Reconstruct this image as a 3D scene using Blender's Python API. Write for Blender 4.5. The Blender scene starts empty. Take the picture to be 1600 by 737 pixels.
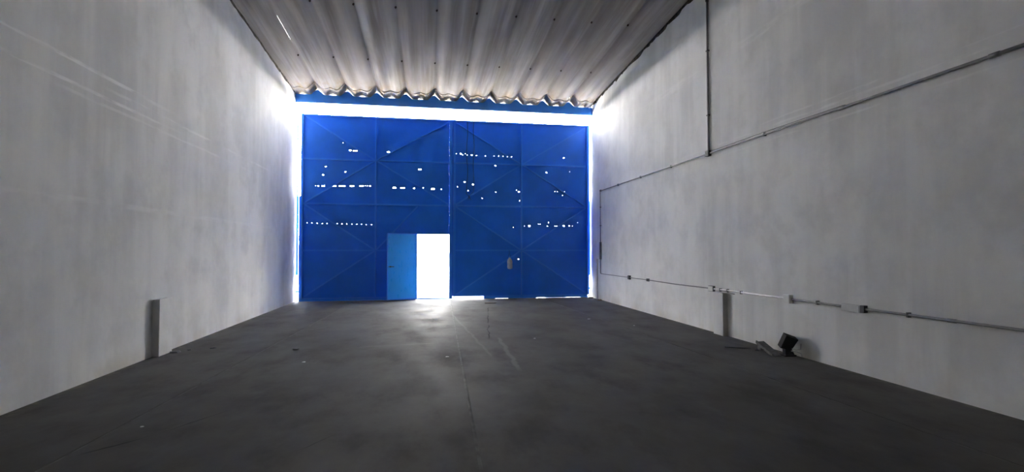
import bpy, bmesh, math, random
from mathutils import Vector, Matrix

random.seed(7)
scene = bpy.context.scene
COL = scene.collection

# ------------------------------------------------------------------ dimensions (metres)
XL, XR = -4.08, 5.55            # inner faces of the side walls
YG = 16.85                      # inner face of the gate sheets
YB = -14.0                      # back wall
EYE = 1.6
ROOF_S = 0.06                   # roof rises towards the back of the hall
PITCH, PEAK0, PEAK_H = 0.905, -3.42, 0.195


def roof_z(y):
    return 6.5 + ROOF_S * (16.6 - y)


# ------------------------------------------------------------------ camera, sky, exposure
cam_data = bpy.data.cameras.new('camera')
cam_data.sensor_width = 36.0
cam_data.lens = 794.0 / 1600.0 * 36.0
cam_data.clip_start, cam_data.clip_end = 0.05, 500
camera = bpy.data.objects.new('camera', cam_data)
COL.objects.link(camera)
camera.location = (0, 0, EYE)
camera.rotation_euler = (math.radians(90 + 1.623), 0, math.radians(-9.435))
scene.camera = camera

world = bpy.data.worlds.new('sky')
scene.world = world
world.use_nodes = True
bg = world.node_tree.nodes['Background']
# clear tropical sky: white haze at the horizon, blue overhead, the same all around
wn, wl = world.node_tree.nodes, world.node_tree.links
w_co = wn.new('ShaderNodeTexCoord')
w_xyz = wn.new('ShaderNodeSeparateXYZ')
w_ramp = wn.new('ShaderNodeValToRGB')
wl.new(w_co.outputs['Generated'], w_xyz.inputs[0])
wl.new(w_xyz.outputs['Z'], w_ramp.inputs[0])
wl.new(w_ramp.outputs[0], bg.inputs['Color'])
stops = [(0.0, (1.0, 0.955, 0.895)), (0.22, (0.86, 0.835, 0.80)), (0.42, (0.47, 0.48, 0.50)), (1.0, (0.18, 0.22, 0.29))]
for k, (p_, c_) in enumerate(stops):
    e_ = w_ramp.color_ramp.elements[k] if k < 2 else w_ramp.color_ramp.elements.new(p_)
    e_.position, e_.color = p_, c_ + (1,)
bg.inputs['Strength'].default_value = 68.0
try:
    world.cycles.sampling_method = 'MANUAL'
    world.cycles.sample_map_resolution = 256
except Exception:
    pass

sun_data = bpy.data.lights.new('sun', 'SUN')       # high behind the hall: lights the yard outside, never shines in
sun_data.energy = 470.0
sun_data.color = (1.0, 0.96, 0.90)
sun_data.angle = math.radians(0.6)
sun = bpy.data.objects.new('sun', sun_data)
COL.objects.link(sun)
sun.rotation_euler = Vector((-0.35, 0.42, -1.0)).to_track_quat('-Z', 'Y').to_euler()

vs = scene.view_settings
scene.display_settings.display_device = 'sRGB'
vs.view_transform = 'Standard'
vs.look = 'None'
vs.gamma = 1.0
vs.use_curve_mapping = False
vs.exposure = -0.12
scene.cycles.max_bounces = 14
scene.cycles.diffuse_bounces = 10
scene.cycles.sample_clamp_indirect = 0.0
scene.cycles.caustics_reflective = False
scene.cycles.caustics_refractive = False


# ------------------------------------------------------------------ helpers
class MB:
    """collects shapes into one bmesh, then links it as one mesh object"""

    def __init__(self):
        self.bm = bmesh.new()

    def poly_prism(self, pts, n):
        """extrude polygon pts (list of Vector) by vector n"""
        n = Vector(n)
        a = [self.bm.verts.new(p) for p in pts]
        b = [self.bm.verts.new(Vector(p) + n) for p in pts]
        k = len(pts)
        self.bm.faces.new(a)
        self.bm.faces.new(b[::-1])
        for i in range(k):
            j = (i + 1) % k
            self.bm.faces.new((a[j], a[i], b[i], b[j]))
        return self

    def box(self, x0, x1, y0, y1, z0, z1):
        self.poly_prism([(x0, y0, z0), (x1, y0, z0), (x1, y1, z0), (x0, y1, z0)], (0, 0, z1 - z0))
        return self

    def bar(self, p, q, w, t, nrm=(0, -1, 0)):
        """rectangular bar from p to q; w = width across, t = thickness along nrm"""
        p, q, nrm = Vector(p), Vector(q), Vector(nrm).normalized()
        d = (q - p).normalized()
        s = d.cross(nrm).normalized() * (w / 2)
        self.poly_prism([p - s, p + s, q + s, q - s], nrm * t)
        return self

    def tube(self, pts, r, seg=10, closed=True):
        pts = [Vector(p) for p in pts]
        rs = r if isinstance(r, (list, tuple)) else [r] * len(pts)
        rings = []
        up = None
        for i, p in enumerate(pts):
            d = (pts[min(i + 1, len(pts) - 1)] - pts[max(i - 1, 0)]).normalized()
            if up is None:
                up = Vector((0, 0, 1)) if abs(d.z) < 0.9 else Vector((1, 0, 0))
            s = d.cross(up).normalized()
            u = s.cross(d).normalized()
            up = u
            rings.append([self.bm.verts.new(p + (s * math.cos(a) + u * math.sin(a)) * rs[i])
                          for a in [2 * math.pi * k / seg for k in range(seg)]])
        for A, B in zip(rings, rings[1:]):
            for k in range(seg):
                self.bm.faces.new((A[k], A[(k + 1) % seg], B[(k + 1) % seg], B[k]))
        if closed:
            self.bm.faces.new(rings[0][::-1])
            self.bm.faces.new(rings[-1])
        return self

    def build(self, name, mat, parent=None, smooth=False, bevel=0.0):
        bm = self.bm
        bmesh.ops.recalc_face_normals(bm, faces=bm.faces[:])
        if bevel:
            bmesh.ops.bevel(bm, geom=bm.edges[:], offset=bevel, segments=2, affect='EDGES', profile=0.7)
        me = bpy.data.meshes.new(name)
        bm.to_mesh(me)
        bm.free()
        if smooth:
            me.polygons.foreach_set('use_smooth', [True] * len(me.polygons))
            try:
                me.set_sharp_from_angle(angle=math.radians(40))
            except Exception:
                pass
        o = bpy.data.objects.new(name, me)
        me.materials.append(mat)
        COL.objects.link(o)
        if parent is not None:
            o.parent = parent
            o.matrix_parent_inverse = parent.matrix_basis.inverted()
        return o


def tag(o, label, cat=None, group=None, kind=None):
    o['label'] = label
    if cat:
        o['category'] = cat
    if group:
        o['group'] = group
    if kind:
        o['kind'] = kind
    return o


def empty(name, loc, label, cat, group=None, kind=None):
    o = bpy.data.objects.new(name, None)
    o.empty_display_size = 0.1
    o.location = loc
    COL.objects.link(o)
    return tag(o, label, cat, group, kind)


# ------------------------------------------------------------------ materials
class Mat:
    def __init__(self, name, rough=0.6, metal=0.0, spec=0.5):
        self.m = bpy.data.materials.new(name)
        self.m.use_nodes = True
        self.t = self.m.node_tree
        self.b = self.t.nodes['Principled BSDF']
        self.b.inputs['Roughness'].default_value = rough
        self.b.inputs['Metallic'].default_value = metal
        self.b.inputs['Specular IOR Level'].default_value = spec
        self.co = self.t.nodes.new('ShaderNodeTexCoord').outputs['Object']

    def n(self, kind, **kw):
        nd = self.t.nodes.new(kind)
        for k, v in kw.items():
            setattr(nd, k, v)
        return nd

    def link(self, a, b):
        self.t.links.new(a, b)

    def val(self, v, sock):
        if hasattr(v, 'is_linked'):
            self.link(v, sock)
        else:
            sock.default_value = v

    def math(self, op, a, b=0.0, c=None, clamp=False):
        nd = self.n('ShaderNodeMath', operation=op, use_clamp=clamp)
        self.val(a, nd.inputs[0])
        self.val(b, nd.inputs[1])
        if c is not None:
            self.val(c, nd.inputs[2])
        return nd.outputs[0]

    def noise(self, scale, stretch=(1, 1, 1), detail=4, rough=0.55, off=(0, 0, 0), co=None):
        mp = self.n('ShaderNodeMapping')
        self.link(co or self.co, mp.inputs[0])
        mp.inputs['Scale'].default_value = stretch
        mp.inputs['Location'].default_value = off
        nz = self.n('ShaderNodeTexNoise')
        self.link(mp.outputs[0], nz.inputs['Vector'])
        nz.inputs['Scale'].default_value = scale
        nz.inputs['Detail'].default_value = detail
        nz.inputs['Roughness'].default_value = rough
        return nz.outputs['Fac']

    def ramp(self, fac, lo, hi, a=0.0, b=1.0):
        nd = self.n('ShaderNodeMapRange')
        nd.interpolation_type = 'SMOOTHSTEP'
        self.val(fac, nd.inputs[0])
        nd.inputs[1].default_value, nd.inputs[2].default_value = lo, hi
        nd.inputs[3].default_value, nd.inputs[4].default_value = a, b
        return nd.outputs[0]

    def mix(self, fac, a, b, mode='MIX'):
        nd = self.n('ShaderNodeMix', data_type='RGBA', blend_type=mode)
        self.val(fac, nd.inputs[0])
        for v, s in ((a, nd.inputs[6]), (b, nd.inputs[7])):
            if isinstance(v, (tuple, list)):
                s.default_value = tuple(v) + (1,) if len(v) == 3 else v
            else:
                self.link(v, s)
        return nd.outputs[2]

    def xyz(self):
        s = self.n('ShaderNodeSeparateXYZ')
        self.link(self.co, s.inputs[0])
        return s.outputs

    def color(self, c):
        if isinstance(c, (tuple, list)):
            self.b.inputs['Base Color'].default_value = tuple(c) + (1,)
        else:
            self.link(c, self.b.inputs['Base Color'])
        return self

    def bump(self, h, strength=0.3, dist=0.01):
        nd = self.n('ShaderNodeBump')
        nd.inputs['Strength'].default_value = strength
        nd.inputs['Distance'].default_value = dist
        self.val(h, nd.inputs['Height'])
        self.link(nd.outputs[0], self.b.inputs['Normal'])
        return self


def plain(name, col, rough=0.6, metal=0.0, var=0.15, scale=8.0, spec=0.5):
    m = Mat(name, rough, metal, spec)
    f = m.noise(scale, detail=5)
    dark = tuple(c * (1 - var) for c in col)
    lite = tuple(min(1, c * (1 + var)) for c in col)
    m.color(m.mix(m.ramp(f, 0.3, 0.7), dark, lite))
    return m.m


def wall_material(name, lines):
    m = Mat(name, 0.75, spec=0.25)
    x, y, z = m.xyz()
    blot = m.noise(0.45, detail=5, rough=0.6)
    mid = m.noise(1.6, detail=5, rough=0.6, off=(3, 1, 7))
    streak = m.noise(1.7, (1, 1, 0.10), detail=4, rough=0.6)
    fine = m.noise(26, detail=4)
    c = m.mix(m.ramp(blot, 0.32, 0.68), (0.66, 0.66, 0.65), (0.84, 0.84, 0.83))
    c = m.mix(m.math('MULTIPLY', m.ramp(streak, 0.42, 0.62), 0.5), c, (0.88, 0.88, 0.87))
    c = m.mix(m.math('MULTIPLY', m.ramp(mid, 0.45, 0.7), 0.4), c, (0.58, 0.58, 0.57))
    # brushed, half-painted lines left by scaffolding and pipe work
    wob = m.noise(0.8, (1, 1, 0.0), detail=3)
    h = fine
    for z0, w, y0, y1, amt in lines:
        zz = m.math('SUBTRACT', z, m.math('MULTIPLY_ADD', wob, 0.03, z0 - 0.015))
        near = m.ramp(m.math('ABSOLUTE', zz), w * 0.35, w, 1, 0)
        along = m.math('MULTIPLY', m.ramp(y, y0, y0 + 0.8), m.ramp(y, y1 - 2.5, y1, 1, 0))
        rag = m.ramp(m.noise(5, (1, 0.25, 2), detail=5, off=(z0, 0, 0)), 0.42, 0.6)
        f = m.math('MULTIPLY', m.math('MULTIPLY', near, along), m.math('MULTIPLY', rag, amt))
        c = m.mix(f, c, (0.93, 0.93, 0.92))
        h = m.math('MULTIPLY_ADD', f, 3.0, h)
    # splash and damp stains close to the floor
    foot = m.math('MULTIPLY', m.ramp(z, 0.02, 0.28, 1, 0), m.ramp(m.noise(1.3, (1, 1, 0.4), detail=5, off=(9, 2, 0)), 0.42, 0.68))
    c = m.mix(m.math('MULTIPLY', foot, 0.45), c, (0.56, 0.50, 0.36))
    m.color(c)
    m.bump(h, 0.12, 0.006)
    return m.m


def floor_material(name='concrete_floor'):
    m = Mat(name, 0.8, spec=0.2)
    x, y, z = m.xyz()
    big = m.noise(0.35, detail=6, rough=0.62)
    mid = m.noise(1.5, (1, 0.55, 1), detail=6, rough=0.65, off=(4, 4, 0))
    fine = m.noise(30, detail=5)
    c = m.mix(m.ramp(big, 0.3, 0.7), (0.074, 0.0715, 0.066), (0.12, 0.116, 0.107))
    c = m.mix(m.math('MULTIPLY', m.ramp(mid, 0.48, 0.72), 0.55), c, (0.052, 0.050, 0.047))
    c = m.mix(m.math('MULTIPLY', m.ramp(m.noise(3.2, (1, 0.6, 1), detail=5, off=(1, 8, 0)), 0.55, 0.75), 0.35), c, (0.14, 0.136, 0.126))
    warp = m.noise(2.2, detail=3, off=(0, 0, 5))
    # scuffs (light) and cracks (dark): (x0,y0,x1,y1,half width,light?)
    marks = [(1.30, 9.4, 1.22, 6.6, 0.05, 0.5), (-1.24, 8.75, 0.3, 8.95, 0.03, 0.35),
             (1.70, 14.3, 1.30, 11.0, 0.022, -1), (1.30, 11.0, 1.09, 9.1, 0.018, -1),
             (-2.75, 4.45, -2.3, 4.95, 0.018, -1), (-2.3, 4.95, -1.9, 5.6, 0.013, -0.7),
             (-1.05, 4.3, -0.75, 4.7, 0.012, -0.8), (0.62, 12.9, 0.98, 7.5, 0.035, 0.28)]
    for x0, y0, x1, y1, w, amt in marks:
        L = math.hypot(x1 - x0, y1 - y0)
        ux, uy = (x1 - x0) / L, (y1 - y0) / L
        rx = m.math('SUBTRACT', x, x0)
        ry = m.math('SUBTRACT', y, y0)
        t = m.math('ADD', m.math('MULTIPLY', rx, ux), m.math('MULTIPLY', ry, uy))
        s = m.math('SUBTRACT', m.math('MULTIPLY', rx, -uy), m.math('MULTIPLY', ry, -ux))
        s = m.math('ABSOLUTE', m.math('MULTIPLY_ADD', m.math('SUBTRACT', warp, 0.5), 0.12, s))
        f = m.math('MULTIPLY', m.ramp(s, w * 0.3, w, 1, 0), m.math('MULTIPLY', m.ramp(t, 0, 0.25), m.ramp(t, L - 0.4, L, 1, 0)))
        f = m.math('MULTIPLY', f, m.ramp(mid, 0.30, 0.5, 0.35, 1.0))
        c = m.mix(m.math('MULTIPLY', f, abs(amt)), c, (0.20, 0.195, 0.18) if amt > 0 else (0.022, 0.022, 0.022))
    # paint drips along the walls
    edge = m.math('MAXIMUM', m.ramp(x, XL + 0.0, XL + 0.16, 1, 0), m.ramp(x, XR - 0.16, XR, 0, 1))
    c = m.mix(m.math('MULTIPLY', m.math('MULTIPLY', edge, m.ramp(m.noise(6, detail=4), 0.45, 0.62)), 0.45), c, (0.26, 0.24, 0.18))
    m.color(c)
    m.link(m.ramp(mid, 0.3, 0.7, 0.68, 0.9), m.b.inputs['Roughness'])
    m.bump(m.math('ADD', fine, m.math('MULTIPLY', mid, 2.0)), 0.12, 0.006)
    return m.m


def roof_material():
    m = Mat('fibre_cement', 0.85, spec=0.2)
    x, y, z = m.xyz()
    inf = m.n('ShaderNodeObjectInfo')
    long1 = m.noise(2.8, (1, 0.05, 0.2), detail=4, rough=0.6)
    long2 = m.noise(11.0, (1, 0.03, 0.2), detail=3, off=(3, 0, 0))
    blot = m.noise(1.2, (1, 0.4, 1), detail=5, off=(0, 5, 0))
    c = m.mix(m.ramp(long1, 0.33, 0.67), (0.33, 0.30, 0.265), (0.58, 0.56, 0.525))
    c = m.mix(m.math('MULTIPLY', m.ramp(long2, 0.5, 0.72), 0.4), c, (0.68, 0.67, 0.65))
    c = m.mix(m.math('MULTIPLY', m.ramp(blot, 0.5, 0.75), 0.45), c, (0.29, 0.245, 0.20))
    # every sheet has weathered a little differently
    c = m.mix(m.math('MULTIPLY', inf.outputs['Random'], 0.6), c, (0.37, 0.325, 0.285))
    # patchy tan towards the eave: warm light from the gap put into the colour
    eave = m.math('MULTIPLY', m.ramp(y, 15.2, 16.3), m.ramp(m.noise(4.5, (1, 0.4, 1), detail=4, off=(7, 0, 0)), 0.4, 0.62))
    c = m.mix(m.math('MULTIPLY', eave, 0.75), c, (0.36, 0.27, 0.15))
    m.color(c)
    m.bump(m.noise(40, (1, 0.3, 1), detail=3), 0.15, 0.004)
    return m.m


def paint_material(name, col, rough):
    m = Mat(name, rough)
    f = m.noise(1.3, detail=5)
    g = m.noise(14, (1, 1, 0.3), detail=5, off=(2, 0, 4))
    c = m.mix(m.ramp(f, 0.3, 0.7), tuple(v * 0.93 for v in col), tuple(v * 1.07 for v in col))
    c = m.mix(m.math('MULTIPLY', m.ramp(g, 0.66, 0.85), 0.15), c, (0.05, 0.045, 0.06))
    m.color(c)
    m.link(m.ramp(g, 0.3, 0.7, rough * 0.8, rough * 1.25), m.b.inputs['Roughness'])
    m.bump(m.noise(2.0, detail=2, off=(5, 5, 5)), 0.10, 0.03)
    return m.m


M = {
    'wall_left': wall_material('whitewashed_plaster_left', [(3.82, 0.035, 2, 9.5, 0.9), (3.55, 0.03, 2, 10, 0.8), (3.68, 0.03, 7, 15.5, 0.6), (3.45, 0.03, 6, 14, 0.4), (2.2, 0.05, 3, 15, 0.35)]),
    'wall_right': wall_material('whitewashed_plaster_right', [(3.64, 0.025, 2, 11, 0.55), (3.73, 0.02, 3, 9, 0.5), (3.42, 0.02, 2, 10, 0.4), (5.3, 0.12, 4, 13, 0.35)]),
    'wall_back': wall_material('whitewashed_plaster_back', []),
    'floor': floor_material(),
    'joint': plain('joint_filler', (0.105, 0.101, 0.094), 0.9, var=0.3, scale=5),
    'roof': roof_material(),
    'mortar': plain('dark_mortar', (0.10, 0.085, 0.065), 0.95, var=0.5, scale=9),
    'blue': paint_material('blue_gate_paint', (0.012, 0.20, 0.90), 0.45),
    'blue_door': paint_material('blue_door_paint', (0.022, 0.38, 0.98), 0.32),
    'blue_frame': paint_material('blue_frame_lit_paint', (0.035, 0.27, 0.95), 0.34),  # bar highlights put into the colour, so lighter than the sheets
    'pipe': plain('galvanised_steel', (0.22, 0.22, 0.23), 0.42, 0.55, 0.2, 3),
    'pipe_shiny': plain('bright_steel', (0.55, 0.55, 0.55), 0.42, 0.5, 0.15, 3),
    'dark_fit': plain('dark_fitting', (0.05, 0.055, 0.06), 0.5, 0.1, 0.25),
    'white_pl': plain('white_plastic', (0.74, 0.74, 0.72), 0.45, 0, 0.05),
    'grey_pl': plain('wall_white_plastic', (0.60, 0.60, 0.59), 0.6, 0, 0.05),
    'black': plain('black_plastic', (0.008, 0.008, 0.009), 0.85, 0, 0.3),
    'dark_black': plain('dull_black', (0.006, 0.006, 0.007), 0.8, 0, 0.3),
    'grey_board': plain('grey_board', (0.07, 0.072, 0.07), 0.7, 0, 0.3, 14),
    'bottle': plain('cloudy_plastic', (0.62, 0.62, 0.58), 0.35, 0, 0.12, 12),
    'rope': plain('blue_rope', (0.03, 0.07, 0.2), 0.9, 0, 0.3, 60),
    'steel_dark': plain('rusty_steel', (0.09, 0.06, 0.045), 0.8, 0.3, 0.4, 30),
    'wood_scrap': plain('brown_scrap', (0.30, 0.20, 0.10), 0.85, 0, 0.4, 25),
    'chip': plain('pale_chip', (0.55, 0.55, 0.52), 0.8, 0, 0.2, 40),
    'field': plain('far_field', (0.055, 0.06, 0.045), 0.95, 0, 0.2, 0.2),
    'ground': plain('outside_concrete', (0.36, 0.35, 0.33), 0.9, 0, 0.15, 1.5),
}

# ------------------------------------------------------------------ setting: floor
fl = MB().box(XL - 0.25, XR + 0.25, YB - 0.25, 17.1, -0.25, -0.004).build('floor', M['joint'])
tag(fl, 'dark grey worn concrete floor of the empty warehouse', kind='structure')
jx = [(XL, XL), (-2.80, -2.35), (0.40, 0.66), (4.32, 3.85), (XR, XR)]     # joints at y = 4 and y = 14


def jline(j, y):
    a, b = jx[j]
    return a + (b - a) * (y - 4.0) / 10.0


for j in range(4):
    g0 = 0.0 if j == 0 else 0.014
    g1 = 0.0 if j == 3 else 0.014
    y0, y1 = YB, 17.1
    MB().poly_prism([(jline(j, y0) + g0, y0, -0.1), (jline(j + 1, y0) - g1, y0, -0.1),
                     (jline(j + 1, y1) - g1, y1, -0.1), (jline(j, y1) + g0, y1, -0.1)], (0, 0, 0.1)).build('floor_slab', M['floor'], fl)

gd = MB().box(-30, 34, 17.1, 52, -0.3, -0.03).build('ground_outside', M['ground'])
tag(gd, 'pale concrete yard outside beyond the blue gate', kind='structure')

fg = MB().box(-500, 500, -500, 700, -0.4, -0.31).build('ground_far', M['field'])
tag(fg, 'dark field far beyond the concrete yard', kind='structure')

# ------------------------------------------------------------------ setting: walls
pw = MB().box(XR + 0.25, XR + 0.5, 16.95, 20.9, -0.2, 6.2).build('wall_outside', M['wall_back'])
tag(pw, 'party wall of the yard outside, right of the gate', kind='structure')


def side_wall(name, x0, x1, mat, label):
    pts = [(x0, YB - 0.25, 0 - 0.2), (x0, 16.95, -0.2), (x0, 16.95, roof_z(16.95) + 0.32), (x0, YB - 0.25, roof_z(YB) + 0.35)]
    o = MB().poly_prism(pts, (x1 - x0, 0, 0)).build(name, mat)
    return tag(o, label, kind='structure')


side_wall('wall_left', XL - 0.25, XL, M['wall_left'], 'whitewashed plaster side wall on the left, streaked grey')
side_wall('wall_right', XR, XR + 0.25, M['wall_right'], 'whitewashed plaster side wall carrying the electrical conduits')
zb = roof_z(YB)
bw = MB().box(XL, XR, YB - 0.25, YB, -0.2, zb + 0.35)
tag(bw.build('wall_back', M['wall_back']), 'whitewashed plaster wall closing the hall behind the viewer', kind='structure')

# ------------------------------------------------------------------ setting: roof of channel sheets
PROFILE = [(-0.4525, .195), (-0.436, .19), (-.40, .165), (-.34, .10), (-.27, .03), (-.215, .004), (-.17, 0), (-.11, .012), (-.05, .04), (0, .046),
           (.05, .04), (.11, .012), (.17, 0), (.215, .004), (.27, .03), (.34, .10), (.40, .165), (.436, .19), (.4525, .195)]
ceil = empty('ceiling', (0, 0, 0), 'sloping roof of grey brown wavy fibre cement sheets', None, kind='structure')


def roof_sheet(cx, ys, dz, name, narrow=None, tint=None):
    """one channel sheet: profile swept along y; narrow=(ya,yb) pulls its right edge back, leaving a slit"""
    bm = bmesh.new()
    rows = []
    for yy in ys:
        row = []
        for i, (u, h) in enumerate(PROFILE):
            if narrow and i >= len(PROFILE) - 1 and narrow[0] <= yy <= narrow[1]:
                u, h = u, h - 0.0095
            row.append(bm.verts.new((cx + u, yy, roof_z(yy) + h + dz)))
        rows.append(row)
    tops = [[bm.verts.new(v.co + Vector((0, 0, 0.012))) for v in row] for row in rows]
    loops = [lo + up[::-1] for lo, up in zip(rows, tops)]
    for A, B in zip(loops, loops[1:]):
        for k in range(len(A)):
            j = (k + 1) % len(A)
            bm.faces.new((A[k], A[j], B[j], B[k]))
    for k in range(len(PROFILE) - 1):
        bm.faces.new((rows[0][k], rows[0][k + 1], tops[0][k + 1], tops[0][k]))
        bm.faces.new((rows[-1][k + 1], rows[-1][k], tops[-1][k], tops[-1][k + 1]))
    mb = MB()
    mb.bm.free()
    mb.bm = bm
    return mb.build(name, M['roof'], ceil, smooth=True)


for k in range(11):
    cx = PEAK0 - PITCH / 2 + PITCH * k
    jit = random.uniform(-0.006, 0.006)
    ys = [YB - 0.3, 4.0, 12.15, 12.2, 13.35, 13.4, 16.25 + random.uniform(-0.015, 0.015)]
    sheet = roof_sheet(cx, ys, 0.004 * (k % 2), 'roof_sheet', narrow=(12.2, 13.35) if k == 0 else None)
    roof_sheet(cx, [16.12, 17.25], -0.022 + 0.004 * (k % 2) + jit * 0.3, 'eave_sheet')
    if k < 10:
        for yb_ in (11.4, 14.2):
            zz = roof_z(yb_) + PEAK_H - 0.012
            xx = cx + PITCH / 2 - 0.02
            MB().tube([(xx, yb_, zz - 0.035), (xx, yb_, zz - 0.022), (xx, yb_, zz - 0.02), (xx, yb_, zz + 0.008)],
                      [0.012, 0.012, 0.024, 0.024], 8).build('bolt', M['steel_dark'], sheet)

# ragged mortar along the roof and wall joint
for n, (xw, s, drop) in enumerate(((XL, 1, 0.045), (XR, -1, 0.10))):
    bm = bmesh.new()
    rows = []
    yy = 2.0
    while yy < 16.6:
        u = ((xw - PEAK0 + PITCH / 2) % PITCH) - PITCH / 2
        u = ((xw - (PEAK0 - PITCH / 2)) + PITCH / 2) % PITCH - PITCH / 2
        h = 0.0
        for (a, ha), (b, hb) in zip(PROFILE, PROFILE[1:]):
            if a <= u <= b:
                h = ha + (hb - ha) * (u - a) / (b - a)
        zt = roof_z(yy) + h + 0.02
        d = drop * random.uniform(0.5, 1.3)
        w = random.uniform(0.012, 0.035)
        rows.append([bm.verts.new(p) for p in ((xw, yy, zt), (xw + s * w, yy, zt - 0.01), (xw + s * w * 1.2, yy, zt - d * 0.5 - 0.02), (xw, yy, zt - d - 0.02))])
        yy += random.uniform(0.05, 0.22)
    for A, B in zip(rows, rows[1:]):
        for k in range(3):
            bm.faces.new((A[k], A[k + 1], B[k + 1], B[k]))
    bm.faces.new(rows[0]); bm.faces.new(rows[-1][::-1])
    mb = MB(); mb.bm.free(); mb.bm = bm
    tag(mb.build('trim_%d' % (n + 1), M['mortar']), 'ragged dark mortar line between roof sheets and %s wall' % ('left' if n == 0 else 'right'), kind='structure')

# ------------------------------------------------------------------ blue header beam under the eave
YH0, YH1 = 16.60, 16.68
hb = empty('header_beam', (0, YH0, 6.24), 'blue steel header beam under the wavy roof edge', 'beam', kind='structure')
MB().box(XL, XR, YH0, YH1, 6.245, 6.478).build('beam_web', M['blue_frame'], hb)
MB().box(XL, XR, YH0 - 0.0, YH1 + 0.06, 6.225, 6.245).build('beam_flange', M['blue_frame'], hb)
for k in range(10):     # triangular filler plates reaching up into the roof peaks
    px_ = PEAK0 + PITCH * k
    if px_ + 0.25 > XR:
        continue
    MB().poly_prism([(px_ - 0.25, YH0 + 0.02, 6.478), (px_ + 0.21, YH0 + 0.02, 6.478), (px_ + 0.115, YH0 + 0.02, 6.552),
                     (px_ + 0.02, YH0 + 0.02, 6.635), (px_ - 0.03, YH0 + 0.02, 6.640), (px_ - 0.10, YH0 + 0.02, 6.60)], (0, 0.01, 0)).build('filler_plate', M['blue_frame'], hb)
# guide rail with hangers inside the bright slot
gr = empty('guide_rail', (0, 16.82, 6.19), 'thin steel guide rail in the bright slot above the gate', 'rail')
for a, b, z in ((XL, -1.5, 6.185), (-1.45, 2.1, 6.185), (2.15, XR, 6.185)):
    MB().box(a + 0.01, b - 0.01, 16.80, 16.83, z, z + 0.018).build('rail_bar', M['pipe'], gr)
for x in (-2.9, -0.6, 0.72, 1.6, 3.4, 4.9):
    MB().box(x - 0.012, x + 0.012, 16.74, 16.83, 6.20, 6.226).build('hanger', M['dark_fit'], gr)

# ------------------------------------------------------------------ gate
SHEET_T = 0.004
DOOR = (-0.33, 0.70, 0.05, 2.12)
HOLES_L = [(-2.462, 4.805, 0.107), (-2.307, 4.798, 0.172), (-1.268, 4.793, 0.11), (-2.684, 5.039, 0.043), (-3.202, 4.266, 0.053), (-3.284, 3.997, 0.074),
           (-2.606, 4.109, 0.053), (-0.259, 4.247, 0.129), (-3.506, 3.639, 0.042), (-3.428, 3.64, 0.063), (-3.28, 3.643, 0.137), (-2.942, 3.649, 0.159),
           (-2.701, 3.653, 0.282), (-2.399, 3.661, 0.182), (-2.103, 3.667, 0.162), (-1.985, 3.671, 0.043), (-1.92, 3.672, 0.043), (-1.839, 3.674, 0.054),
           (-1.068, 3.632, 0.132), (-0.809, 3.631, 0.188), (-0.443, 3.629, 0.056), (-0.163, 3.64, 0.056), (0.166, 3.617, 0.152), (0.44, 3.618, 0.045)]
HOLES_L += [(x, 2.471 - 0.0203 * (x + 3.89), 0.042) for x in (-3.89, -3.75, -3.604, -3.447, -3.289, -3.147, -2.841, -2.698, -2.543, -2.388, -2.238, -2.093, -1.942, -1.78)]
HOLES_R = [(0.93, 4.806, 0.046), (1.076, 4.81, 0.052), (1.142, 4.772, 0.046), (1.229, 4.81, 0.023), (1.292, 4.771, 0.035), (1.443, 4.775, 0.058),
           (1.594, 4.763, 0.035), (1.897, 4.761, 0.023), (2.189, 4.769, 0.047), (2.342, 4.768, 0.035), (2.496, 4.767, 0.035), (2.638, 4.76, 0.036),
           (2.786, 4.758, 0.048), (2.234, 4.437, 0.053), (2.748, 4.486, 0.042), (4.603, 4.771, 0.055), (3.991, 4.259, 0.055), (4.814, 4.303, 0.049),
           (1.205, 3.87, 0.063), (1.485, 3.795, 0.058), (0.97, 3.706, 0.04), (1.318, 3.583, 0.046), (1.794, 3.337, 0.035), (3.036, 3.581, 0.06),
           (2.959, 3.633, 0.036), (3.057, 3.276, 0.042), (4.279, 3.605, 0.024), (4.37, 3.606, 0.037), (4.621, 3.611, 0.049), (4.547, 3.479, 0.037),
           (2.244, 3.554, 0.035), (2.849, 2.379, 0.03), (3.23, 2.423, 0.03), (3.397, 2.424, 0.09), (3.709, 2.492, 0.03), (3.77, 2.492, 0.03),
           (4.057, 2.548, 0.049), (4.02, 2.424, 0.048), (4.282, 2.431, 0.049), (4.349, 2.432, 0.049), (4.593, 2.44, 0.086), (4.784, 2.441, 0.061),
           (4.904, 2.436, 0.043), (5.089, 2.557, 0.031), (3.02, 1.305, 0.065), (5.258, 2.966, 0.031)]


def hole_rects(hs):
    out = []
    for x, z, w in hs:
        w2 = w * (0.19 if w < 0.05 else 0.34)
        h2 = 0.0045 if w < 0.05 else (0.010 if w < 0.09 else 0.014)
        out.append((x - w2, x + w2, z - h2, z + h2))
    return out


def sheet_panel(x0, x1, z0, z1, rects, parent):
    """steel sheet with real openings, built from the strips between them"""
    rs = [(max(a, x0), min(b, x1), max(c, z0), min(d, z1)) for a, b, c, d in rects if a < x1 and b > x0 and c < z1 and d > z0]
    zs = sorted({z0, z1} | {r[2] for r in rs} | {r[3] for r in rs})
    mb = MB()
    n = 0
    for za, zb_ in zip(zs, zs[1:]):
        if zb_ - za < 1e-5:
            continue
        zm = (za + zb_) / 2
        cuts = sorted((r[0], r[1]) for r in rs if r[2] < zm < r[3])
        cur = x0
        for a, b in cuts + [(x1, x1)]:
            if a - cur > 1e-4:
                mb.box(cur, a, YG, YG + SHEET_T, za, zb_)
                n += 1
            cur = max(cur, b)
    if n:
        mb.build('sheet_panel', M['blue'], parent)
    else:
        mb.bm.free()


ZR = [0.09, 1.6, 3.08, 4.5, 5.92]
FR = 0.06      # depth of the frame bars


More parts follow.
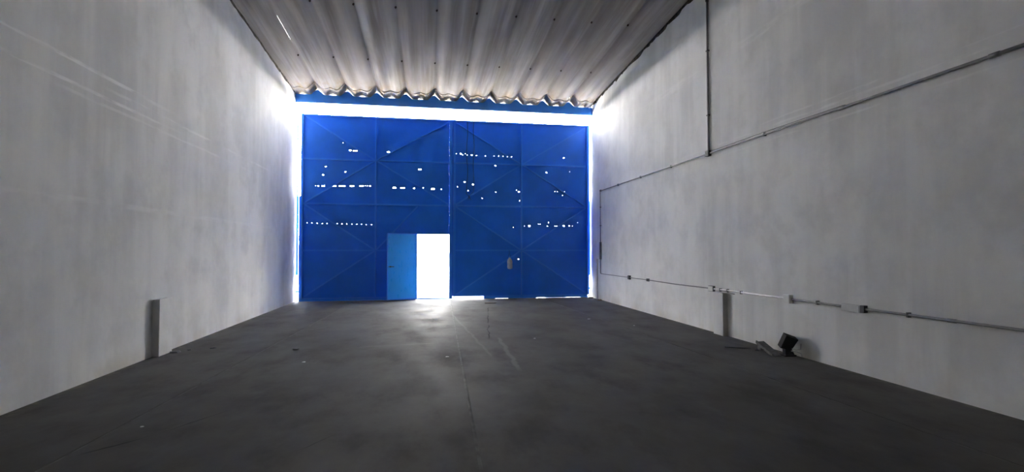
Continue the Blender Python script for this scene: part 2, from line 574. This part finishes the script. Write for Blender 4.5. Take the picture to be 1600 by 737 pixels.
def gate_leaf(xs, stile_l, stile_r, rects, label):
    root = empty('gate_leaf', ((xs[0] + xs[-1]) / 2, YG, 0.02), label, 'gate', 'leaves of the big blue gate')
    for i in range(2):
        for j in range(4):
            sheet_panel(xs[i], xs[i + 1], ZR[j], ZR[j + 1], rects, root)
    return root


def fbar(p, q, w, t, parent, name):
    """frame bar on the inner face of the gate; p, q are (x, z)"""
    return MB().bar((p[0], YG - 0.001, p[1]), (q[0], YG - 0.001, q[1]), w, t).build(name, M['blue_frame'], parent)


# left leaf
xsL = (-3.94, -1.66, 0.70)
gl = gate_leaf(xsL, 0, 0, hole_rects(HOLES_L) + [DOOR], 'blue sheet metal gate leaf holding the open wicket door')
fbar((-3.91, 0.09), (-3.91, 5.92), 0.06, FR, gl, 'stile')
fbar((0.75, 0.02), (0.75, 5.92), 0.10, FR, gl, 'stile')
fbar((-1.66, 0.1), (-1.66, 5.86), 0.05, FR * 0.8, gl, 'stile')
for z in (5.89, 4.5, 3.08):
    fbar((-3.88, z), (-1.685, z), 0.05, FR * 0.7, gl, 'rail')
    fbar((-1.635, z), (0.70, z), 0.05, FR * 0.7, gl, 'rail')
fbar((-3.88, 1.6), (-1.685, 1.6), 0.05, FR * 0.7, gl, 'rail')
fbar((-1.635, 1.6), (-0.40, 1.6), 0.05, FR * 0.7, gl, 'rail')
for p, q in (((-1.70, 4.52), (-3.82, 5.86)), ((-1.70, 4.48), (-3.82, 3.12)), ((-1.62, 4.52), (0.68, 5.84)), ((-1.62, 4.48), (0.68, 3.12)),
             ((-1.70, 1.62), (-3.82, 3.04)), ((-1.70, 1.58), (-3.82, 0.15)), ((-1.62, 1.63), (-0.33, 3.04))):
    fbar(p, q, 0.04, FR * 0.5, gl, 'brace')
MB().box(-3.97, DOOR[0] - 0.05, YG - 0.05, YG + 0.03, 0.004, 0.10).build('bottom_rail', M['blue_frame'], gl)
fbar((DOOR[0] - 0.025, 0.05), (DOOR[0] - 0.025, 2.17), 0.05, FR * 0.7, gl, 'door_frame')
fbar((DOOR[0], 2.145), (0.70, 2.145), 0.05, FR * 0.7, gl, 'door_frame')
MB().box(DOOR[0] - 0.05, 0.70, YG - 0.03, YG + 0.03, 0.015, 0.05).build('threshold', M['blue_frame'], gl)
# flashing strip that narrows the side gap on the lower half
MB().box(-4.0, -3.935, YG + 0.006, YG + 0.012, 0.55, 3.32).build('edge_strip', M['blue'], gl)
MB().box(-3.985, -3.935, YG + 0.006, YG + 0.012, 0.02, 0.55).build('edge_strip', M['blue'], gl)
for z in (4.25, 3.9, 1.85, 1.72, 1.42, 0.30):
    MB().box(-4.06, -3.94, YG + 0.014, YG + 0.034, z - 0.012, z + 0.012).build('hinge_pin', M['blue_frame'], gl)

MB().box(0.71, 0.90, YG + 0.0045, YG + 0.009, 0.10, 5.92).build('cover_strip', M['blue'], gl)

# right leaf
xsR = (0.83, 3.13, 5.47)
gR = gate_leaf(xsR, 0, 0, hole_rects(HOLES_R), 'blue sheet metal gate leaf with a plastic bottle hung on it')
fbar((0.87, 0.09), (0.87, 5.92), 0.07, FR, gR, 'stile')
fbar((5.44, 0.09), (5.44, 5.92), 0.06, FR, gR, 'stile')
fbar((3.13, 0.1), (3.13, 5.86), 0.05, FR * 0.8, gR, 'stile')
for z in (5.89, 4.5, 3.08, 1.6):
    fbar((0.905, z), (3.105, z), 0.05, FR * 0.7, gR, 'rail')
    fbar((3.155, z), (5.375, z), 0.05, FR * 0.7, gR, 'rail')
for p, q in (((3.09, 4.52), (0.92, 5.84)), ((3.09, 4.48), (0.92, 3.12)), ((3.17, 4.52), (5.36, 5.84)), ((3.17, 4.48), (5.36, 3.12)),
             ((3.09, 1.62), (0.92, 3.04)), ((3.09, 1.58), (0.92, 0.15)), ((3.17, 1.62), (5.36, 3.04)), ((3.17, 1.58), (5.36, 0.15))):
    fbar(p, q, 0.04, FR * 0.5, gR, 'brace')
# sagging bottom edge: short lengths of kick strip with gaps between
for a, b, zl in ((1.85, 2.23, 0.0), (2.23, 2.67, 0.014), (2.67, 3.62, 0.0), (3.62, 3.95, 0.02), (3.95, 4.65, 0.003), (4.65, 5.17, 0.02), (5.17, 5.42, 0.0)):
    MB().box(a, b, YG - 0.03, YG + 0.0, 0.002 + zl, 0.10).build('kick_strip', M['blue_frame'], gR)

# side posts carried by the walls
for sx, label, spans in ((-1, 'narrow blue gate post against the left wall', ((-4.078, -4.05, 3.32, 5.95), (-4.078, -4.018, 0.82, 3.32))),
                         (1, 'narrow blue gate post against the right wall', ((5.495, 5.53, 3.3, 5.95), (5.45, 5.549, 0.75, 3.3)))):
    pr = empty('gate_post', (spans[0][0], YG + 0.06, 0), label, 'post', kind='structure')
    for a, b, c, d in spans:
        MB().box(a, b, YG + 0.05, YG + 0.06, c, d).build('post_plate', M['blue_frame'], pr)
    z = 0.30
    e0, e1 = (XL, spans[1][1] + 0.02) if sx < 0 else (spans[1][0] - 0.02, XR)
    MB().box(e0, e1, YG + 0.05, YG + 0.09, z - 0.03, z + 0.03).build('bracket', M['blue_frame'], pr)

# wicket door, swung about 152 degrees into the hall
wd = empty('wicket_door', (DOOR[0] - 0.01, YG - 0.075, 0.04), 'small blue wicket door standing open beside the bright doorway', 'door')
W, H0, H1 = 1.02, 0.03, 2.10
ang = math.radians(28)


def dpart(name, boxes, mat):
    mb = MB()
    for b in boxes:
        mb.box(*b)
    o = mb.build(name, mat)
    o.parent = wd
    return o


# local frame: leaf runs along -x from the hinge, y = thickness, z up from the empty
dpart('door_panel', [(-W + 0.02, -0.02, -0.006, 0.0, H0, 1.075)], M['blue_door'])
dpart('door_panel', [(-W + 0.02, -0.02, -0.004, 0.002, 1.085, H1 - 0.02)], M['blue_door'])
dpart('door_frame', [(-W, -W + 0.03, -0.012, 0.03, H0 - 0.02, H1), (-0.03, 0.0, -0.012, 0.03, H0 - 0.02, H1),
                     (-W + 0.03, -0.03, -0.012, 0.03, H1 - 0.03, H1), (-W + 0.03, -0.03, -0.012, 0.03, H0 - 0.02, H0 + 0.012)], M['blue_frame'])
dpart('mid_rail', [(-W + 0.03, -0.03, -0.016, 0.0, 1.065, 1.095)], M['blue_door'])
dpart('latch', [(-W + 0.04, -W + 0.22, -0.024, -0.012, 1.04, 1.062), (-W + 0.08, -W + 0.12, -0.04, -0.012, 1.03, 1.07)], M['steel_dark'])
for z in (0.3, 1.05, 1.8):
    o = MB().tube([(0.012, 0.01, z), (0.012, 0.01, z + 0.1)], 0.012, 8).build('hinge', M['blue_frame'])
    o.parent = wd
wd.rotation_euler = (0, 0, ang)

# bottle hung from the right leaf
bt = empty('plastic_bottle', (2.70, YG - 0.12, 0.98), 'cloudy white plastic bottle hanging by wire on the blue gate', 'bottle')
prof = [(0.0, 0.02), (0.012, 0.07), (0.04, 0.085), (0.10, 0.088), (0.16, 0.083), (0.20, 0.088), (0.27, 0.086), (0.315, 0.07), (0.345, 0.04), (0.36, 0.03), (0.385, 0.03)]
MB().tube([(2.71 - 0.03 * h, YG - 0.13, 0.98 + h) for h, r in prof], [r for h, r in prof], 16).build('bottle_body', M['bottle'], bt, smooth=True)
MB().tube([(2.698, YG - 0.13, 1.362), (2.698, YG - 0.13, 1.40)], 0.034, 12).build('bottle_cap', M['blue_frame'], bt)
MB().tube([(2.66, YG - 0.13, 1.37), (2.675, YG - 0.09, 1.45), (2.70, YG - 0.075, 1.53), (2.72, YG - 0.09, 1.45), (2.735, YG - 0.13, 1.37)], 0.006, 6).build('wire_loop', M['rope'], bt)
MB().tube([(2.70, YG - 0.075, 1.525), (2.70, YG - 0.052, 1.60)], 0.006, 6).build('wire_loop', M['rope'], bt)

# loop of rope on the right leaf
rp = MB()
n = 14
pts = [(1.28 + 0.02 * math.sin(i * 0.8), YG - 0.06, 5.88 - 2.40 * i / n) for i in range(n + 1)]
pts += [(1.33, YG - 0.06, 3.41), (1.42, YG - 0.06, 3.46)]
pts += [(1.50 + 0.015 * math.sin(i * 0.9), YG - 0.06, 3.55 + 2.33 * i / n) for i in range(n + 1)]
rp.tube(pts, 0.009, 6)
rope = empty('rope', (1.33, YG - 0.06, 3.4), 'thin blue rope loop hanging from the gate top, frayed below', 'rope')
rp.build('rope_loop', M['rope'], rope, smooth=True)
for i in range(5):
    a = -0.5 + 0.25 * i
    MB().tube([(1.35, YG - 0.06, 3.43), (1.35 + 0.06 * a, YG - 0.06, 3.33), (1.35 + 0.18 * a, YG - 0.06, 3.26 - 0.02 * (i % 2))], [0.006, 0.005, 0.003], 5).build('frayed_end', M['rope'], rope)

# ------------------------------------------------------------------ low plaster blocks on both walls
for xw, s, ya, yb_, lab in ((XL, 1, 8.46, 8.86, 'low shallow plaster block at the foot of the left wall'),
                            (XR, -1, 8.76, 9.08, 'low shallow plaster block below the conduit on the right wall')):
    x0, x1 = sorted((xw - s * 0.002, xw + s * 0.10))
    o = MB().box(x0, x1, ya, yb_, 0.0, 0.86 if s > 0 else 0.80).build('plaster_block', M['wall_left'] if s > 0 else M['wall_right'], bevel=0.012)
    tag(o, lab, 'plaster block', 'low plaster blocks')

# ------------------------------------------------------------------ conduits on the right wall
XP = XR - 0.028


def run(pts, r, mat, parent, name='pipe', seg=12):
    return MB().tube(pts, r, seg).build(name, mat, parent, smooth=True)


def strap(y, z, parent, vertical=False, r=0.026):
    if vertical:
        MB().box(XP - r, XR - 0.001, y - r - 0.012, y + r + 0.012, z - 0.012, z + 0.012).build('strap', M['dark_fit'], parent)
    else:
        MB().box(XP - r, XR - 0.001, y - 0.012, y + 0.012, z - r - 0.012, z + r + 0.012).build('strap', M['dark_fit'], parent)


def coupling(y, z, parent, r=0.026, l=0.05, mat='pipe'):
    MB().tube([(XP, y - l, z), (XP, y - l + 0.005, z), (XP, y + l - 0.005, z), (XP, y + l, z)], [r * 0.85, r, r, r * 0.85], 12).build('coupling', M[mat], parent, smooth=True)


ZU = 3.53
c1 = empty('electrical_conduit', (XP, 9.4, ZU), 'high horizontal steel conduit running along the right wall', 'conduit', 'steel conduits on the right wall')
run([(XP, 1.2, ZU), (XP, 4.1, ZU)], 0.020, M['pipe'], c1)
run([(XP, 4.1, ZU), (XP, 6.0, ZU)], 0.018, M['pipe'], c1)
run([(XP, 6.0, ZU), (XP, 9.245, ZU)], 0.015, M['pipe'], c1)
run([(XP, 9.375, ZU), (XP, 15.69, ZU)], 0.014, M['pipe'], c1)
MB().tube([(XP + 0.018, 6.0, ZU + 0.03), (XP + 0.018, 7.6, ZU + 0.045), (XP + 0.018, 9.24, ZU + 0.035)], 0.006, 6).build('cable', M['pipe'], c1)
for y in (4.12, 5.99):
    coupling(y, ZU, c1)
for y in (2.4, 7.6, 10.9, 12.6, 14.2):
    strap(y, ZU, c1, r=0.016)

c2 = empty('electrical_conduit', (XP, 9.31, ZU + 0.06), 'vertical steel conduit climbing the right wall to the roof', 'conduit', 'steel conduits on the right wall')
run([(XP, 9.31, ZU + 0.06), (XP, 9.31, 6.60)], 0.020, M['pipe'], c2)
MB().tube([(XP + 0.018, 9.35, ZU + 0.06), (XP + 0.018, 9.355, 5.0), (XP + 0.018, 9.35, 6.60)], 0.007, 6).build('cable', M['pipe'], c2)
run([(XP, 9.31, 6.60), (XP, 9.31, 6.68)], 0.032, M['dark_fit'], c2, 'end_fitting')
for z in (4.3, 5.6):
    strap(9.31, z, c2, True, 0.02)

jb = empty('junction_box', (XP, 9.31, ZU - 0.06), 'small dark junction box where the vertical conduit meets the high one', 'junction box')
MB().box(XR - 0.07, XR - 0.001, 9.25, 9.37, ZU - 0.055, ZU + 0.055).build('box_body', M['dark_fit'], jb, bevel=0.006)
MB().box(XR - 0.076, XR - 0.069, 9.262, 9.358, ZU - 0.045, ZU + 0.045).build('box_lid', M['dark_fit'], jb)

c3 = empty('electrical_conduit', (XP, 15.76, 0.84), 'vertical conduit dropping down the right wall beside the gate', 'conduit', 'steel conduits on the right wall')
run([(XP, 15.70, ZU), (XP, 15.75, ZU - 0.004), (XP, 15.765, ZU - 0.04), (XP, 15.77, 1.87)], 0.013, M['pipe'], c3)
run([(XP, 15.77, 1.31), (XP, 15.77, 0.90), (XP, 15.755, 0.86), (XP, 15.71, 0.85)], 0.012, M['pipe'], c3)
MB().box(XR - 0.055, XR - 0.001, 15.73, 15.81, 1.31, 1.87).build('cover_channel', M['pipe'], c3, bevel=0.004)
MB().box(XR - 0.045, XR - 0.001, 15.705, 15.78, ZU - 0.02, ZU + 0.03).build('elbow_box', M['dark_fit'], c3)
for z in (2.4, 3.0):
    strap(15.768, z, c3, True, 0.015)

c3b = MB().tube([(XP - 0.01, 16.06, 0.0), (XP - 0.01, 16.06, 1.32)], 0.022, 12).build('drain_pipe', M['grey_pl'], smooth=True)
tag(c3b, 'short pale standing pipe on the floor beside the gate corner', 'pipe')

ZL = 0.85
c4 = empty('electrical_conduit', (XP, 9.0, ZL), 'low horizontal steel conduit running along the right wall', 'conduit', 'steel conduits on the right wall')
run([(XP, 15.70, ZL), (XP, 13.465, ZL)], 0.010, M['pipe'], c4)
run([(XP, 13.335, ZL), (XP, 12.245, ZL)], 0.010, M['pipe'], c4)
run([(XP, 12.135, ZL), (XP, 10.7, ZL - 0.012), (XP, 9.34, ZL)], 0.012, M['pipe'], c4)
run([(XP, 9.16, ZL), (XP, 7.18, ZL)], 0.015, M['pipe_shiny'], c4)
run([(XP, 7.02, ZL), (XP, 6.07, ZL)], 0.015, M['pipe'], c4)
run([(XP, 5.68, ZL), (XP, 3.9, ZL)], 0.016, M['pipe'], c4)
run([(XP, 3.9, ZL), (XP, 1.0, ZL)], 0.016, M['pipe'], c4)
run([(XP, 9.1, ZL - 0.035), (XP, 8.5, ZL - 0.045)], 0.010, M['pipe'], c4)
coupling(4.6, ZL, c4, 0.021)
for y in (8.95, 8.72, 8.3, 6.5, 5.1):
    strap(y, ZL, c4, r=0.017)


def wall_box(y, z, w, h, d, mat, label, lidmat=None):
    o = empty('outlet_box', (XR - d / 2, y, z - h / 2), label, 'outlet box', 'outlet boxes on the low conduit')
    MB().box(XR - d, XR - 0.001, y - w / 2, y + w / 2, z - h / 2, z + h / 2).build('box_body', M[mat], o, bevel=0.005)
    MB().box(XR - d - 0.006, XR - d + 0.001, y - w / 2 + 0.008, y + w / 2 - 0.008, z - h / 2 + 0.008, z + h / 2 - 0.008).build('cover_plate', M[lidmat or mat], o)
    return o


wall_box(13.40, ZL, 0.12, 0.11, 0.05, 'dark_fit', 'dark outlet box nearest the gate on the low conduit')
wall_box(12.19, ZL, 0.10, 0.07, 0.05, 'dark_fit', 'second dark outlet box from the gate on the low conduit')
wall_box(9.25, ZL, 0.17, 0.11, 0.055, 'dark_fit', 'outlet box with a pale cover above the right plaster block', 'white_pl')
wall_box(7.09, ZL, 0.13, 0.13, 0.07, 'white_pl', 'bright white outlet box above the discarded black box')
wall_box(5.91, ZL - 0.01, 0.30, 0.10, 0.045, 'grey_pl', 'wall coloured outlet box nearest the viewer on the low conduit')
MB().box(XR - 0.06, XR - 0.001, 5.68, 5.74, ZL - 0.05, ZL + 0.045).build('end_clamp', M['dark_fit'], c4, bevel=0.004)

# hook of bent steel below the roof edge
hk = MB().tube([(XR - 0.034, 16.10, 6.52), (XR - 0.06, 16.12, 6.55), (XR - 0.08, 16.16, 6.58), (XR - 0.07, 16.28, 6.57), (XR - 0.09, 16.40, 6.52), (XR - 0.11, 16.585, 6.46)],
               [0.03, 0.028, 0.026, 0.022, 0.02, 0.018], 8).build('steel_hook', M['steel_dark'], smooth=True)
tag(hk, 'rusty bent steel hook in the corner between roof and right wall', 'hook')

# ------------------------------------------------------------------ discarded things by the right wall


def plank(p, q, across, thick, name, mat, parent, bevel=0.004):
    """slab with its lower edge from p to q, spanning 'across', of the given thickness"""
    p, q, a = Vector(p), Vector(q), Vector(across)
    n = (q - p).cross(a).normalized() * thick
    return MB().poly_prism([p, q, q + a, p + a], n).build(name, mat, parent, bevel=bevel)


bd = empty('grey_board', (5.36, 7.3, 0), 'narrow grey board lying tilted on the floor by the right wall', 'board')
plank((5.155, 6.98, 0.005), (5.32, 7.62, 0.105), (0.125, -0.033, 0.012), 0.028, 'board_slab', M['grey_board'], bd)
plank((5.15, 6.985, 0.03), (5.31, 7.60, 0.128), (0.022, 0, 0.0), 0.022, 'board_edge', M['grey_board'], bd, 0.002)
MB().box(5.235, 5.345, 7.22, 7.32, 0.0, 0.042).build('support_block', M['black'], bd, bevel=0.006)
MB().box(5.285, 5.40, 7.44, 7.52, 0.0, 0.074).build('support_block', M['grey_board'], bd, bevel=0.006)

bb = empty('black_box', (5.42, 6.95, 0), 'discarded black box standing tilted against the right wall', 'box')
A, B_, C_, D_ = Vector((5.29, 6.985, 0.115)), Vector((5.455, 6.955, 0.085)), Vector((5.525, 6.885, 0.25)), Vector((5.335, 6.905, 0.32))
nrm = (B_ - A).cross(D_ - A).normalized()
dep = nrm * -0.11 if nrm.y < 0 else nrm * 0.11
MB().poly_prism([A, B_, C_, D_], dep).build('housing', M['black'], bb, bevel=0.012)
f = 0.12
ctr = (A + B_ + C_ + D_) / 4
MB().poly_prism([p + (ctr - p) * f - dep.normalized() * 0.004 for p in (A, B_, C_, D_)], dep.normalized() * 0.006).build('front_panel', M['dark_black'], bb)
for k in range(6):
    t0 = 0.14 + 0.14 * k
    p0, p1 = A + (D_ - A) * t0, B_ + (C_ - B_) * t0
    MB().bar(p0 + (p1 - p0) * 0.1 - dep.normalized() * 0.004, p0 + (p1 - p0) * 0.9 - dep.normalized() * 0.004, 0.006, 0.006, -dep.normalized()).build('ridge', M['black'], bb)
MB().box(5.315, 5.505, 6.91, 7.06, 0.0, 0.022).build('base_plate', M['black'], bb, bevel=0.004)
MB().poly_prism([(5.34, 6.93, 0.022), (5.49, 6.93, 0.022), (5.46, 6.95, 0.10), (5.36, 6.97, 0.13)], (0, 0.07, 0)).build('base_foot', M['black'], bb, bevel=0.004)
MB().tube([(5.44, 6.93, 0.115), (5.48, 6.89, 0.10), (5.53, 6.86, 0.115), (5.538, 6.86, 0.20)], 0.008, 6).build('bracket', M['pipe_shiny'], bb)
MB().tube([(5.42, 6.92, 0.085), (5.48, 6.87, 0.075), (5.525, 6.84, 0.06), (5.53, 6.83, 0.008)], 0.009, 6).build('bracket', M['pipe_shiny'], bb)


# ------------------------------------------------------------------ litter on the floor
def flake(name, x, y, rx, ry, h, mat, label, cat, group=None, rot=0.0, n=9):
    bm = bmesh.new()
    rnd = random.Random(int(x * 100) * 31 + int(y * 100))
    base, top = [], []
    for k in range(n):
        a = 2 * math.pi * k / n
        r = rnd.uniform(0.65, 1.1)
        px, py = rx * r * math.cos(a), ry * r * math.sin(a)
        X, Y = x + px * math.cos(rot) - py * math.sin(rot), y + px * math.sin(rot) + py * math.cos(rot)
        base.append(bm.verts.new((X, Y, 0.0005)))
        top.append(bm.verts.new((x + (X - x) * 0.8, y + (Y - y) * 0.8, h * rnd.uniform(0.5, 1.0))))
    bm.faces.new(base[::-1]); bm.faces.new(top)
    for k in range(n):
        bm.faces.new((base[k], base[(k + 1) % n], top[(k + 1) % n], top[k]))
    mb = MB(); mb.bm.free(); mb.bm = bm
    return tag(mb.build(name, mat), label, cat, group)


flake('dark_scrap', -3.90, 8.78, 0.10, 0.10, 0.025, M['dark_fit'], 'largest dark scrap on the floor beside the left plaster block', 'scrap', 'dark scraps on the floor', 0.6)
flake('dark_scrap', -3.77, 8.95, 0.035, 0.05, 0.02, M['dark_fit'], 'tiny dark scrap just right of the left plaster block', 'scrap', 'dark scraps on the floor')
flake('dark_scrap', -3.46, 9.05, 0.06, 0.04, 0.02, M['dark_fit'], 'small dark scrap on the floor further from the left block', 'scrap', 'dark scraps on the floor')
flake('dark_scrap', -2.10, 8.72, 0.06, 0.05, 0.025, M['dark_fit'], 'dark scrap alone on the left floor slab', 'scrap', 'dark scraps on the floor')
flake('dark_scrap', 5.20, 7.40, 0.035, 0.035, 0.025, M['dark_fit'], 'small dark pebble on the floor in front of the grey board', 'scrap', 'dark scraps on the floor')
st = MB().tube([(4.85, 7.75, 0.008), (4.95, 7.68, 0.011), (5.08, 7.62, 0.009), (5.2, 7.58, 0.008)], [0.008, 0.011, 0.011, 0.007], 7).build('dark_stick', M['dark_fit'], smooth=True)
tag(st, 'thin dark stick on the floor left of the grey board', 'stick')
fp = MB().box(1.72, 2.07, 15.35, 15.47, 0.0005, 0.012).build('floor_plate', M['steel_dark'], bevel=0.003)
tag(fp, 'flat rusty bolt plate on the floor in front of the gate', 'plate')
for x, y, r, lab in ((3.72, 11.46, 0.045, 'palest chip on the floor near the right floor joint'),
                     (-1.74, 7.72, 0.03, 'pale chip on the left floor slab below the dark scrap'),
                     (0.30, 7.75, 0.03, 'pale chip on the floor left of the middle floor joint'),
                     (1.93, 9.1, 0.025, 'pale chip on the floor right of the light scuff'),
                     (4.35, 10.3, 0.03, 'pale chip on the floor toward the right wall'),
                     (-2.55, 5.15, 0.02, 'pale chip on the near left floor')):
    flake('pale_chip', x, y, r, r * 0.8, 0.007, M['chip'], lab, 'chip', 'pale chips on the floor')
for x, y, rx, ry, h, rot, lab in ((5.42, 16.45, 0.10, 0.05, 0.05, 0.3, 'brown scrap heap in the corner under the gate post'),
                                  (5.30, 16.30, 0.08, 0.03, 0.03, 1.1, 'brown wood splinter on the floor beside the corner heap'),
                                  (5.44, 15.6, 0.09, 0.05, 0.04, 0.2, 'brown clod at the foot of the dropping conduit')):
    flake('brown_scrap', x, y, rx, ry, h, M['wood_scrap'], lab, 'scrap', 'brown scraps in the gate corner', rot)
